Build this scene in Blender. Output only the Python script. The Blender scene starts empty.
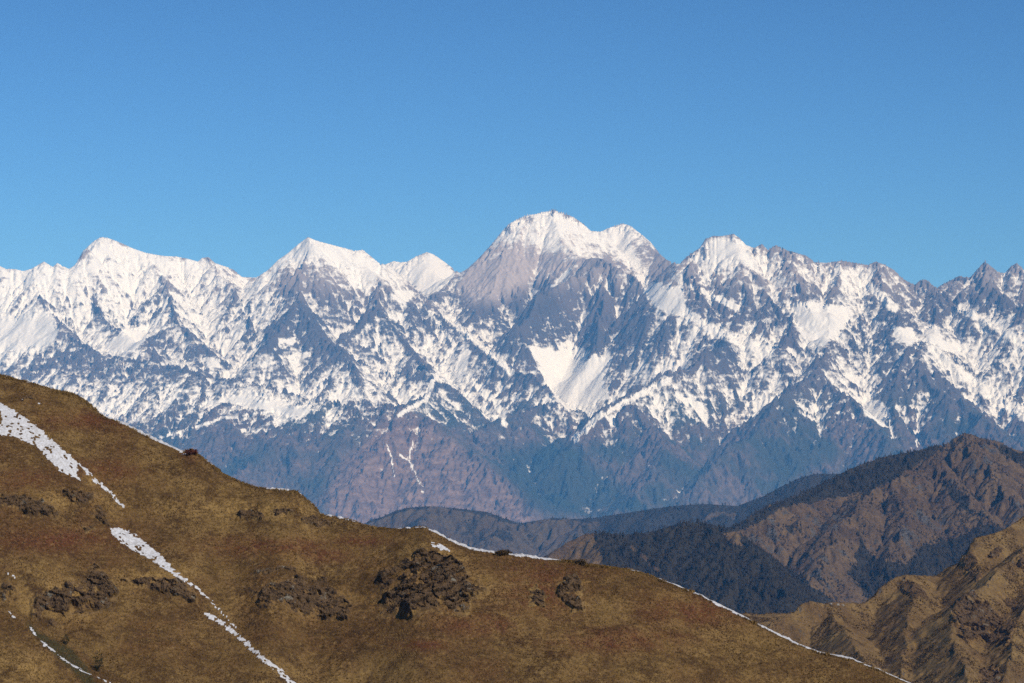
import bpy, math, numpy as np
from math import radians as rad

# ------------------------------------------------------------------ camera, sky, sun, exposure
sc = bpy.context.scene
COL = sc.collection
F = 2904.0                                   # focal length in pixels of a 1024 px wide frame
CX, CY = 512.0, 341.5
TILT = math.atan((440 - 341.5) / F)
cT, sT = math.cos(TILT), math.sin(TILT)

cam = bpy.data.cameras.new("camera")
cam.sensor_width = 36.0
cam.lens = 36.0 * F / 1024.0
cam.clip_start = 1.0
cam.clip_end = 200000.0
co = bpy.data.objects.new("camera", cam)
COL.objects.link(co)
co.location = (0, 0, 0)
co.rotation_euler = (math.pi / 2 + TILT, 0, 0)
sc.camera = co

SUN_EL, SUN_AZ = 37.0, 40.0                  # azimuth from straight behind the camera towards the right
sd = (math.sin(rad(SUN_AZ)) * math.cos(rad(SUN_EL)), -math.cos(rad(SUN_AZ)) * math.cos(rad(SUN_EL)), math.sin(rad(SUN_EL)))
world = bpy.data.worlds.new("World")
sc.world = world
world.use_nodes = True
wn = world.node_tree
bg = wn.nodes["Background"]
sky = wn.nodes.new("ShaderNodeTexSky")
sky.sky_type = 'NISHITA'
sky.sun_disc = False
sky.sun_elevation = rad(SUN_EL)
sky.sun_rotation = math.atan2(sd[0], sd[1])
sky.altitude = 3900
sky.air_density = 1.0
sky.dust_density = 0.0
sky.ozone_density = 4.0
tint = wn.nodes.new("ShaderNodeMix"); tint.data_type = 'RGBA'; tint.blend_type = 'MULTIPLY'
tint.inputs[0].default_value = 1.0
tint.inputs[7].default_value = (0.36, 0.64, 0.91, 1)      # the deep blue of thin mountain air
wtc = wn.nodes.new("ShaderNodeTexCoord"); wsp = wn.nodes.new("ShaderNodeSeparateXYZ"); wmr = wn.nodes.new("ShaderNodeMapRange"); wsc = wn.nodes.new("ShaderNodeVectorMath")
wn.links.new(wtc.outputs["Generated"], wsp.inputs[0]); wn.links.new(wsp.outputs[2], wmr.inputs[0])
for i_, q_ in enumerate((0.06, 0.16, 0.93, 0.75)): wmr.inputs[i_ + 1].default_value = q_   # darker overhead, as at this height
wsc.operation = 'SCALE'
wn.links.new(sky.outputs[0], wsc.inputs[0]); wn.links.new(wmr.outputs[0], wsc.inputs["Scale"])
wn.links.new(wsc.outputs[0], tint.inputs[6])
wn.links.new(tint.outputs[2], bg.inputs[0])
bg.inputs[1].default_value = 0.13

sl = bpy.data.lights.new("sun", 'SUN')
sl.energy = 4.1
sl.angle = rad(0.53)
sl.color = (1.0, 0.95, 0.87)
so = bpy.data.objects.new("sun", sl)
COL.objects.link(so)
from mathutils import Vector
so.rotation_euler = Vector(sd).to_track_quat('Z', 'Y').to_euler()

sc.view_settings.view_transform = 'Standard'
sc.view_settings.look = 'None'
sc.view_settings.exposure = 0.0
sc.view_settings.gamma = 1.0
sc.view_settings.use_curve_mapping = False
sc.cycles.max_bounces = 5
sc.cycles.volume_bounces = 0
sc.cycles.use_denoising = False

# ------------------------------------------------------------------ numbers
def at(px, py, Y):
    a = (px - CX) / F; b = (CY - py) / F
    dx, dy, dz = a, cT - b * sT, sT + b * cT
    s = Y / dy
    return (dx * s, Y, dz * s)

def proj(x, y, z):
    dep = y * cT + z * sT
    up = -y * sT + z * cT
    return CX + F * x / dep, CY - F * up / dep

def _h(ix, iy, seed):
    h = (ix.astype(np.uint32) * np.uint32(374761393) + iy.astype(np.uint32) * np.uint32(668265263) + np.uint32(seed * 974711 & 0xffffffff))
    h = (h ^ (h >> np.uint32(13))) * np.uint32(1274126177)
    h ^= h >> np.uint32(16)
    return h

def _r(h):
    return (h & np.uint32(0xffff)).astype(np.float32) * np.float32(1 / 65535.0)

def perlin(x, y, seed):
    x = np.asarray(x, np.float32); y = np.asarray(y, np.float32)
    xi = np.floor(x); yi = np.floor(y)
    fx = x - xi; fy = y - yi
    xi = xi.astype(np.int64) + 100000; yi = yi.astype(np.int64) + 100000
    u = fx * fx * fx * (fx * (fx * 6 - 15) + 10); v = fy * fy * fy * (fy * (fy * 6 - 15) + 10)
    def g(dx, dy):
        a = _r(_h(xi + dx, yi + dy, seed)) * np.float32(2 * math.pi)
        return np.cos(a) * (fx - dx) + np.sin(a) * (fy - dy)
    n0 = g(0, 0); n1 = g(1, 0); n2 = g(0, 1); n3 = g(1, 1)
    a = n0 + u * (n1 - n0); b = n2 + u * (n3 - n2)
    return (a + v * (b - a)) * np.float32(1.5)

def fbm(x, y, octs, seed, gain=0.5, ridged=False):
    t = 0; a = 1.0; s = 0
    for i in range(octs):
        n = perlin(x * 2 ** i + 17.3 * i, y * 2 ** i + 5.1 * i, seed + i * 7)
        if ridged: n = 1 - 2 * np.abs(n)
        t = t + a * n; s += a; a *= gain
    return t / s

def gully(x, y, gx, gy, cell, seed):
    """ribs and gullies running down the slope (gx, gy): value and its gradient"""
    X = x / cell; Y = y / cell
    xi = np.floor(X); yi = np.floor(Y)
    fx = X - xi; fy = Y - yi
    xi = xi.astype(np.int64) + 100000; yi = yi.astype(np.int64) + 100000
    m = np.sqrt(gx * gx + gy * gy) + 1e-6
    sx = -gy / m; sy = gx / m
    val = 0; dx = 0; dy = 0; wt = 0
    k = np.float32(2 * math.pi * 1.15)
    for i in (-1, 0, 1):
        for j in (-1, 0, 1):
            h = _h(xi + i, yi + j, seed)
            ox = _r(h) ; oy = _r(h >> np.uint32(16))
            px = fx - i - ox; py = fy - j - oy
            d = px * px + py * py
            w = np.exp(-d * 2.6)
            ph = (px * sx + py * sy) * k
            val = val + w * np.cos(ph)
            s = -np.sin(ph) * w
            dx = dx + s * sx; dy = dy + s * sy
            wt = wt + w
    return val / wt, dx / wt * k / cell, dy / wt * k / cell

def smoothstep(a, b, x):
    t = np.clip((x - a) / (b - a), 0, 1)
    return t * t * (3 - 2 * t)

def polydist(px, py, poly, closed=True):
    """signed distance in the poly's own units, negative inside"""
    P = np.array(poly, np.float32)
    n = len(P)
    d = np.full(px.shape, 1e9, np.float32)
    inside = np.zeros(px.shape, bool)
    for i in range(n if closed else n - 1):
        a = P[i]; b = P[(i + 1) % n]
        ex, ey = b - a
        wx = px - a[0]; wy = py - a[1]
        t = np.clip((wx * ex + wy * ey) / (ex * ex + ey * ey + 1e-9), 0, 1)
        d = np.minimum(d, (wx - t * ex) ** 2 + (wy - t * ey) ** 2)
        if closed:
            c = ((a[1] > py) != (b[1] > py))
            xx = ex * (py - a[1]) / (ey if abs(ey) > 1e-6 else 1e-6) + a[0]
            inside ^= c & (px < xx)
    d = np.sqrt(d)
    return np.where(inside, -d, d) if closed else d

def worley(x, y, seed):
    """nearest-cell random value and distance to the crack between cells"""
    xi = np.floor(x); yi = np.floor(y); fx = x - xi; fy = y - yi
    xi = xi.astype(np.int64) + 100000; yi = yi.astype(np.int64) + 100000
    f1 = np.full(x.shape, 9.0, np.float32); f2 = f1.copy(); v = np.zeros(x.shape, np.float32)
    for i in (-1, 0, 1):
        for j in (-1, 0, 1):
            h = _h(xi + i, yi + j, seed)
            d = np.sqrt((fx - i - _r(h)) ** 2 + (fy - j - _r(h >> np.uint32(16))) ** 2)
            nr = d < f1
            f2 = np.where(nr, f1, np.minimum(f2, d)); v = np.where(nr, _r(h ^ np.uint32(0x9e3779b9)), v); f1 = np.where(nr, d, f1)
    return v, f2 - f1

class Land:
    def __init__(s, x0, x1, y0, y1, res, seed):
        s.xs = np.arange(x0, x1 + res * .5, res, dtype=np.float32)
        s.ys = np.arange(y0, y1 + res * .5, res, dtype=np.float32)
        s.X, s.Y = np.meshgrid(s.xs, s.ys)
        s.res = res; s.seed = seed
        s.Z = None
    def base_curve(s, pts):
        """a floor whose height depends on the distance: pts = [(distance, picture row)]"""
        ds = np.array([p[0] for p in pts], float); zs = np.array([at(512, p[1], p[0])[2] for p in pts])
        s.Z = np.interp(s.Y, ds, zs).astype(np.float32)
    def ridges(s, lines, slope, k, warp=0.0, wl=1000.0):
        """raise the land to ridge lines, falling off on both sides"""
        WX, WY = s.X, s.Y
        if warp:
            WX = s.X + warp * fbm(s.X / wl, s.Y / wl, 4, s.seed + 51)
            WY = s.Y + warp * fbm(s.X / wl, s.Y / wl, 4, s.seed + 91)
        zmin = float(s.Z.min())
        acc = s.Z.copy()
        for L in lines:
            sl_ = slope
            if isinstance(L, tuple): sl_, L = L
            P = [at(*p) for p in L]
            best = np.full(s.Z.shape, -1e9, np.float32)
            for a, b in zip(P[:-1], P[1:]):
                R = (max(a[2], b[2]) - zmin) / sl_ * 1.0 + warp
                R = min(R, 4500)
                i0 = np.searchsorted(s.ys, min(a[1], b[1]) - R); i1 = np.searchsorted(s.ys, max(a[1], b[1]) + R)
                j0 = np.searchsorted(s.xs, min(a[0], b[0]) - R); j1 = np.searchsorted(s.xs, max(a[0], b[0]) + R)
                if i1 <= i0 or j1 <= j0: continue
                x = WX[i0:i1, j0:j1]; y = WY[i0:i1, j0:j1]
                ex = b[0] - a[0]; ey = b[1] - a[1]
                t = np.clip(((x - a[0]) * ex + (y - a[1]) * ey) / (ex * ex + ey * ey + 1e-6), 0, 1)
                d = np.sqrt((x - a[0] - t * ex) ** 2 + (y - a[1] - t * ey) ** 2)
                z = a[2] + t * (b[2] - a[2]) - sl_ * d
                best[i0:i1, j0:j1] = np.maximum(best[i0:i1, j0:j1], z)
            dd = np.abs(acc - best)
            acc = np.maximum(acc, best) + np.where(dd < k, (k - np.minimum(dd, k)) ** 2 / (4 * k), 0)
        s.Z = acc
    def erode(s, cell, amp, octs, gain=0.55, lac=2.0, mod=None):
        gy, gx = np.gradient(s.Z, s.res)
        for o in range(octs):
            v, dx, dy = gully(s.X, s.Y, gx, gy, cell, s.seed + 13 * o)
            m = np.sqrt(gx * gx + gy * gy)
            f = amp * np.clip(m * 1.6, 0.05, 1.1)
            if mod is not None: f = f * mod
            s.Z = s.Z + f * v
            gx = gx + f * dx; gy = gy + f * dy
            cell /= lac; amp *= gain
    def skyline(s, pts, w, near=None, it=3):
        """bring the outline of the hill to its surveyed shape by lifting or lowering the crest itself"""
        tx = np.array([p[0] for p in pts], float); ty = np.array([p[1] for p in pts], float)
        xm, xM = tx[0], tx[-1]
        c = np.arange(int(xm), int(xM) + 1).astype(float)
        ys = s.ys if near is None else s.ys[(s.ys >= near[0]) & (s.ys <= near[1])]
        for step_ in range(it):
            # walk the sight line of every picture column over the land and find where it stands highest
            gx_ = np.outer(c - CX, ys) / F * 1.0
            for _k in range(2):
                gz = s.h(gx_, ys[None, :])
                gx_ = (c[:, None] - CX) / F * (ys[None, :] * cT + gz * sT)
            out = (gx_ < s.xs[0]) | (gx_ > s.xs[-1])
            _, gp = proj(gx_, ys[None, :], gz)
            gp = np.where(out, 1e9, gp)
            k0 = np.argmin(gp, 1)
            top = gp[np.arange(len(c)), k0]; yd = ys[k0].astype(float)
            ok = top < 1e8
            top = np.interp(c, c[ok], top[ok]); yd = np.interp(c, c[ok], yd[ok])
            px, py = proj(s.X, s.Y, s.Z)
            win = np.lib.stride_tricks.sliding_window_view(np.pad(yd, 7, 'edge'), 15)
            ym = np.median(win, -1)
            yds = np.convolve(np.pad(ym, 4, 'edge'), np.ones(9) / 9, 'valid')
            err = (top - np.interp(c, tx, ty)) * yds / F
            if step_ < it - 1:
                hw = (12, 6, 3, 2, 1)[min(step_, 4)]
                kk = np.hanning(2 * hw + 3); kk /= kk.sum()
                err = np.convolve(np.pad(err, hw + 1, 'edge'), kk, 'valid')
            pc = np.clip(px, xm, xM)
            e = np.interp(pc, c, err); y0 = np.interp(pc, c, yds)
            w_ = w if step_ < 2 else w * .6
            wt = np.where(s.Y < y0, np.exp(-((s.Y - y0) / w_) ** 2), np.exp(-((s.Y - y0) / (w * 2.5)) ** 2))
            s.Z = (s.Z + e * wt).astype(np.float32)
    def slope_z(s):
        gy, gx = np.gradient(s.Z, s.res)
        return gx, gy
    def h(s, x, y):
        fx = (np.asarray(x) - s.xs[0]) / s.res; fy = (np.asarray(y) - s.ys[0]) / s.res
        fx = np.clip(fx, 0, len(s.xs) - 1.001); fy = np.clip(fy, 0, len(s.ys) - 1.001)
        i = fx.astype(int); j = fy.astype(int); u = fx - i; v = fy - j
        Z = s.Z
        return (Z[j, i] * (1 - u) + Z[j, i + 1] * u) * (1 - v) + (Z[j + 1, i] * (1 - u) + Z[j + 1, i + 1] * u) * v
    def hit(s, px, py):
        """where the sight line through a picture point first meets this land"""
        Y = np.arange(s.ys[0], s.ys[-1], s.res * 0.5)
        p = np.array(at(px, py, 1.0))
        d = p[2] * Y - s.h(p[0] * Y, Y)
        w = np.nonzero(d < 0)[0]
        yy = Y[w[0]] if len(w) else Y[np.argmin(d)]
        return float(p[0] * yy), float(yy), float(s.h(p[0] * yy, yy))

def blur(a, n):
    for _ in range(2):
        k = 2 * n + 1
        p = np.pad(a, ((n + 1, n), (0, 0)), 'edge').cumsum(0, dtype=np.float64); a = (p[k:] - p[:-k]) / k
        p = np.pad(a, ((0, 0), (n + 1, n)), 'edge').cumsum(1, dtype=np.float64); a = (p[:, k:] - p[:, :-k]) / k
    return a.astype(np.float32)

def mesh_arrays(name, V, faces4=None, faces3=None, mat=None, smooth=True, attrs=None, parent=None):
    me = bpy.data.meshes.new(name)
    f4 = np.zeros((0, 4), np.int32) if faces4 is None else faces4.astype(np.int32)
    f3 = np.zeros((0, 3), np.int32) if faces3 is None else faces3.astype(np.int32)
    me.vertices.add(len(V)); me.vertices.foreach_set("co", np.ascontiguousarray(V, np.float32).ravel())
    nl = f4.size + f3.size
    me.loops.add(nl)
    me.loops.foreach_set("vertex_index", np.concatenate([f4.ravel(), f3.ravel()]))
    tot = np.concatenate([np.full(len(f4), 4, np.int32), np.full(len(f3), 3, np.int32)])
    st = np.concatenate([[0], np.cumsum(tot)[:-1]]).astype(np.int32)
    me.polygons.add(len(tot))
    me.polygons.foreach_set("loop_start", st)
    me.polygons.foreach_set("use_smooth", np.full(len(tot), smooth, bool))
    me.update(calc_edges=True)
    for k, v in (attrs or {}).items():
        a = me.attributes.new(k, 'FLOAT', 'POINT'); a.data.foreach_set("value", np.ascontiguousarray(v, np.float32).ravel())
    if mat: me.materials.append(mat)
    o = bpy.data.objects.new(name, me)
    COL.objects.link(o)
    if parent: o.parent = parent
    return o

def land_object(name, L, mat, attrs=None, keep=None, smooth=True):
    ny, nx = L.Z.shape
    idx = np.arange(nx * ny, dtype=np.int32).reshape(ny, nx)
    f = np.stack([idx[:-1, :-1], idx[:-1, 1:], idx[1:, 1:], idx[1:, :-1]], -1)
    if keep is not None:
        k = keep[:-1, :-1] & keep[:-1, 1:] & keep[1:, 1:] & keep[1:, :-1]
        f = f[k]
    f = f.reshape(-1, 4)
    V = np.stack([L.X, L.Y, L.Z], -1).reshape(-1, 3)
    if keep is not None:
        used = np.zeros(nx * ny, bool); used[f.ravel()] = True
        mp = np.cumsum(used).astype(np.int32) - 1
        V = V[used]; f = mp[f]
        attrs = {k_: np.asarray(v).ravel()[used] for k_, v in (attrs or {}).items()}
    return mesh_arrays(name, V, faces4=f, mat=mat, smooth=smooth, attrs=attrs)

def tag(o, kind=None, label=None, category=None, group=None):
    if kind: o["kind"] = kind
    if label: o["label"] = label
    if category: o["category"] = category
    if group: o["group"] = group
    return o

# ------------------------------------------------------------------ materials
class Mat:
    def __init__(s, name, rough=0.9, spec=0.2):
        s.m = bpy.data.materials.new(name); s.m.use_nodes = True
        s.t = s.m.node_tree
        s.b = s.t.nodes["Principled BSDF"]
        s.b.inputs["Roughness"].default_value = rough
        s.b.inputs["Specular IOR Level"].default_value = spec
        s.co = s.t.nodes.new("ShaderNodeTexCoord").outputs["Object"]
    def _in(s, sock, v):
        if hasattr(v, "is_output") or isinstance(v, bpy.types.NodeSocket): s.t.links.new(v, sock)
        else: sock.default_value = v
    def attr(s, n):
        a = s.t.nodes.new("ShaderNodeAttribute"); a.attribute_name = n
        return a.outputs["Fac"]
    def noise(s, scale, detail=4, rough=0.55, stretch=(1, 1, 1), rot=(0, 0, 0), dist=0.0):
        mp = s.t.nodes.new("ShaderNodeMapping"); mp.inputs["Scale"].default_value = stretch; mp.inputs["Rotation"].default_value = rot
        s.t.links.new(s.co, mp.inputs[0])
        n = s.t.nodes.new("ShaderNodeTexNoise"); n.inputs["Scale"].default_value = scale
        n.inputs["Detail"].default_value = detail; n.inputs["Roughness"].default_value = rough; n.inputs["Distortion"].default_value = dist
        s.t.links.new(mp.outputs[0], n.inputs["Vector"])
        return n.outputs["Fac"]
    def vor(s, scale, stretch=(1, 1, 1)):
        mp = s.t.nodes.new("ShaderNodeMapping"); mp.inputs["Scale"].default_value = stretch
        s.t.links.new(s.co, mp.inputs[0])
        n = s.t.nodes.new("ShaderNodeTexVoronoi"); n.inputs["Scale"].default_value = scale
        s.t.links.new(mp.outputs[0], n.inputs["Vector"])
        return n.outputs["Distance"]
    def math(s, op, a, b=0.0):
        n = s.t.nodes.new("ShaderNodeMath"); n.operation = op
        s._in(n.inputs[0], a); s._in(n.inputs[1], b)
        return n.outputs[0]
    def rng(s, v, a, b, c=0.0, d=1.0):
        n = s.t.nodes.new("ShaderNodeMapRange")
        s._in(n.inputs[0], v)
        for i, q in enumerate((a, b, c, d)): n.inputs[i + 1].default_value = q
        return n.outputs[0]
    def mix(s, f, a, b):
        n = s.t.nodes.new("ShaderNodeMix"); n.data_type = 'RGBA'
        s._in(n.inputs[0], f)
        for i, q in ((6, a), (7, b)):
            if isinstance(q, tuple): n.inputs[i].default_value = (*q, 1)
            else: s.t.links.new(q, n.inputs[i])
        return n.outputs[2]
    def normal_z(s):
        g = s.t.nodes.new("ShaderNodeNewGeometry"); x = s.t.nodes.new("ShaderNodeSeparateXYZ")
        s.t.links.new(g.outputs["Normal"], x.inputs[0]); return x.outputs[2]
    def bump(s, h, dist, strength=1.0):
        n = s.t.nodes.new("ShaderNodeBump"); n.inputs["Distance"].default_value = dist; n.inputs["Strength"].default_value = strength
        s.t.links.new(h, n.inputs["Height"]); s.t.links.new(n.outputs[0], s.b.inputs["Normal"])
    def color(s, c):
        s._in(s.b.inputs["Base Color"], c if not isinstance(c, tuple) else (*c, 1))
        return s.m

def mat_range():
    M = Mat("far_rock_and_snow", 0.95, 0.1)
    n1 = M.noise(0.0011, 6, 0.6); n2 = M.noise(0.010, 5, 0.7); n3 = M.noise(0.005, 4, 0.65, (1, 1, 3.0))
    rock = M.mix(M.rng(n1, .35, .65), (.085, .075, .072), (.16, .13, .118))
    rock = M.mix(M.rng(n2, .3, .7), rock, M.mix(.45, rock, (.055, .05, .052)))
    low = M.mix(M.rng(n2, .35, .7), (.058, .047, .040), (.20, .142, .105))
    low = M.mix(M.rng(n1, .45, .6), low, (.045, .052, .038))
    low = M.mix(M.attr("warm"), low, M.mix(M.rng(n3, .35, .65), (.13, .080, .055), (.31, .205, .15)))
    low = M.mix(M.attr("cool"), low, (.030, .042, .030))
    c = M.mix(M.attr("low"), rock, low)
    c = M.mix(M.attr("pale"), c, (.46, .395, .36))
    sn = M.math('ADD', M.attr("snow"), M.math('MULTIPLY', M.math('SUBTRACT', n3, 0.5), 1.0))
    sn = M.math('ADD', sn, M.math('MULTIPLY', M.math('SUBTRACT', n2, 0.5), 1.0))
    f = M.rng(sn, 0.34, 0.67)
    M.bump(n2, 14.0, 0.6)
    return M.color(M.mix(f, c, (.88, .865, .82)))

def mat_hill(name, tan_, brown, dark, scale, bump):
    """grassy, rocky hill: scale = 1 / size in metres of its larger patches"""
    M = Mat(name, 0.95, 0.1)
    n1 = M.noise(scale, 5, 0.6); n2 = M.noise(scale * 7, 5, 0.7); n3 = M.noise(scale * 30, 4, 0.7)
    c = M.mix(M.rng(n1, .38, .62), tan_, brown)
    c = M.mix(M.rng(n2, .42, .68), c, M.mix(.6, c, dark))
    c = M.mix(M.rng(n3, .5, .72), c, M.mix(.65, c, dark))
    c = M.mix(M.rng(n3, .5, .28), c, M.mix(.35, c, tuple(min(1, q * 1.9) for q in tan_)))
    fo = M.rng(M.math('ADD', M.attr("wood"), M.math('MULTIPLY', M.math('SUBTRACT', n2, .5), 1.2)), .4, .6)
    c = M.mix(fo, c, (.036, .029, .019))
    rk = M.rng(M.math('ADD', M.attr("rock"), M.math('MULTIPLY', M.math('SUBTRACT', n2, .5), 1.2)), .4, .62)
    c = M.mix(rk, c, M.mix(M.rng(n3, .35, .65), dark, (.13, .115, .10)))
    M.bump(n3, bump, 0.7)
    return M.color(c)

# ------------------------------------------------------------------ far snow range
SKY = [(-60,262),(-20,268),(0,266),(6,269),(15,269),(23,271),(31,269),(44,261.5),(53,267),(57,263),(69,269),(75,265),(83,251),(94,241),(101,237),(108,238),(120,242.5),(132,248),(146,253),(164,256),(176,256.5),(187,258.6),(198,261.5),(202,258),(208.5,257),(215,263),(227,267),(234,270),(242,277),(256,277.6),(268,270),(278,260),(288,253),(298.5,244),(308,237),(314.6,240),(329,244),(344,248),(354,250.7),(363,250),(370,255.6),(379,263),(384,265),
 (393.7,261),(401,262.4),(407,261.5),(417,256),(427,252),(434.7,255),(446,263),(453.7,269),(459.6,273),(467,269),(477,260),(489,247),(499,235),(508.5,224),(524,216),(535,214),(548.6,211),(554.5,210),(563,213),(573.5,217),(582,223),(591,231),(600,231.6),(611.6,227),(622,223.4),(630.6,226),(641,234),(651,242.5),(660,254),(667,260),(679,264.4),(688,255.6),(699.5,248),(705,239.5),(712.6,236),(723,236),(733,233.7),(739,237.5),(746,245),(753.6,248),(762,244),(768,250),(776,245),(785.6,250),(797,253),(806,255.6),(815,262),(826.6,263),(841,260.6),(856,263),(867.6,265),(876,261.5),(885,265),(894,270),(903,279),(914.5,285),(920,280.5),(926,279.7),(936.5,288),(944,283.5),(958,276.7),(970,277.6),(977.5,269),(985,261.5),(990.6,266),(998,272),(1005,273),(1011,266),(1017,263),(1024,270),(1050,262),(1090,275)]

def seg(a, b, d):  # part of the skyline with distances (km) interpolated
    P = [p for p in SKY if a <= p[0] <= b]
    dx = [q[0] for q in d]; dy = [q[1] for q in d]
    return [(p[0], p[1], 1000 * float(np.interp(p[0], dx, dy))) for p in P]

def km(*pts): return [(a, b, c * 1000) for a, b, c in pts]

R = Land(-8400, 8400, 29400, 44600, 13.0, 3)
R.base_curve([(29000, 600), (31000, 580), (32500, 545), (34000, 490), (35500, 428), (37000, 372), (38500, 345), (40000, 335), (42000, 340), (45500, 380)])
RL = [
 (0.95, seg(-60, 384, [(-60,38),(75,38),(101,39),(256,39.5),(308,38.5),(384,40)])),
 (0.8, km((384,268,40),(400,288,39.6),(430,300,39.4),(459,278,40))),
 (0.8, seg(384, 468, [(384,43.2),(427,43),(468,43.2)])),
 (0.95, seg(467, 591, [(459,40.2),(510,40.5),(591,41)])),
 (0.95, seg(591, 688, [(591,41.6),(622,41.8),(688,40)])),
 (0.95, seg(688, 914, [(688,37.5),(770,37.4),(914,37.6)])),
 (0.9, seg(903, 977, [(903,38.3),(977,38)])),
 (0.9, seg(970, 1090, [(970,37.5),(1090,37)])),
 km((101,240,39),(85,275,38.2),(95,310,37.4),(120,335,36.6),(150,345,36)),
 km((31,269,38),(40,300,37.2),(60,330,36.5),(90,350,35.8)),
 km((146,253,39.3),(165,290,38),(180,325,37),(200,345,36.3)),
 km((208,257,39.3),(235,300,38),(255,335,37)),
 (1.0, km((308,238,38.5),(300,275,37.8),(303,306,37),(282,330,36.3),(262,352,35.7))),
 km((303,306,37),(320,340,36.2),(345,365,35.4)),
 km((363,250,39),(380,285,38.2),(375,310,37.5),(350,335,36.8)),
 km((430,300,39.3),(425,312,38.5),(455,335,37.5),(500,365,36.3),(545,390,35.3),(562,405,34.8)),
 (1.15, km((555,212,40.6),(570,245,39.7),(605,268,38.4),(632,277,38.0),(650,295,37.6),(656,320,37.1),(637,355,36.3))),
 (1.3, km((605,268,38.4),(570,282,38),(538,298,37.5),(520,330,36.9))),
 (1.2, km((605,268,38.4),(602,310,37.4),(592,348,36.5))),
 km((508,224,40.5),(500,270,39.7),(490,295,39.1),(470,325,38.3)),
 km((622,224,41.8),(640,255,41.2),(668,290,40)),
 (0.9, km((705,240,37.5),(692,272,37),(703,300,36.5),(722,325,36),(727,346,35.3),(700,362,34.7),(660,380,34.2),(620,405,33.6),(590,430,33),(560,455,32.4))),
 km((733,236,37.5),(750,272,36.8),(775,300,36.2),(792,325,35.7),(780,348,35.1)),
 km((776,246,37.3),(800,280,36.6),(812,310,36)),
 km((841,262,37.4),(835,300,36.4),(822,350,35),(815,376,34.1),(790,395,33.4),(765,420,32.8),(730,450,32.1),(700,480,31.4)),
 km((815,376,34.1),(850,402,33.3),(880,435,32.6),(900,462,32)),
 km((876,262,37.4),(885,298,36.5),(895,322,35.8),(905,348,35),(900,378,34.3),(895,420,33.3)),
 km((944,285,38),(940,300,36.9),(930,335,35.7),(917,350,35),(922,378,34.2),(955,400,33.6),(990,430,32.9),(1040,460,32)),
 km((940,295,36.9),(975,322,36.1),(1024,360,35.2),(1070,390,34.5)),
 km((985,262,37.4),(1000,300,36.4),(1040,320,35.6)),
 (0.55, km((-40,385,35.4),(60,368,35.2),(130,362,35),(200,376,34.2),(260,388,33.6),(330,406,32.9),(400,414,32.3),(440,440,31.7),(490,472,31.0),(540,515,30.2))),
 (0.6, km((400,414,32.3),(385,450,31.5),(350,490,30.6))),
 (0.6, km((330,406,32.9),(290,440,32),(240,475,31))),
 (0.6, km((60,368,35.2),(110,410,33.9),(170,450,32.6),(220,500,31.2))),
 (0.7, km((562,405,34.8),(510,420,34),(475,440,33.2),(520,478,32),(575,510,30.9))),
 (0.7, km((620,405,33.6),(660,440,32.6),(655,480,31.6),(620,520,30.6))),
 (0.7, km((440,318,38),(400,345,37.2),(420,362,36.4),(440,388,35.4),(405,412,33.8))),
]
R.ridges(RL, 0.8, 90.0, warp=150.0, wl=1500.0)
R.Z = R.Z + 60 * fbm(R.X / 1700, R.Y / 1700, 3, 5)
R.Z += 55 * fbm(R.X / 600, R.Y / 600, 5, 15, .55, ridged=True)
R.erode(760.0, 62.0, 6, gain=0.62)
R.Z = R.Z + 9 * fbm(R.X / 90, R.Y / 90, 3, 77, ridged=True)

# snow cover: coarse survey, one digit per cell, and single snowfields
SNOW = ["99999999999999999999999999999999",
 "99888888889999544566559766676666",
 "78777786767888434667445556765555",
 "87677765645555543221743454654433",
 "87667766534445542111354348544465",
 "96565566324556654211256647656646",
 "74456446634567545862554665555766",
 "55444456555766554983764555743465",
 "66654445776666444883553533532246",
 "66665223454424333543332223352113",
 "33332111222112211211111111231001",
 "00000000000000000000000000010000",
 "00000000000000000000000000000000",
 "00000000000000000000000000000000"]
def survey(px, py):
    G = np.array([[int(c) for c in r] for r in SNOW], np.float32) / 9.0
    u = np.clip((px - 16) / 32, 0, 30.999); v = np.clip((py - 236) / 20, 0, len(SNOW) - 1.001)
    i = u.astype(int); j = v.astype(int); u = u - i; v = v - j
    return (G[j, i] * (1 - u) + G[j, i + 1] * u) * (1 - v) + (G[j + 1, i] * (1 - u) + G[j + 1, i + 1] * u) * v

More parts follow.
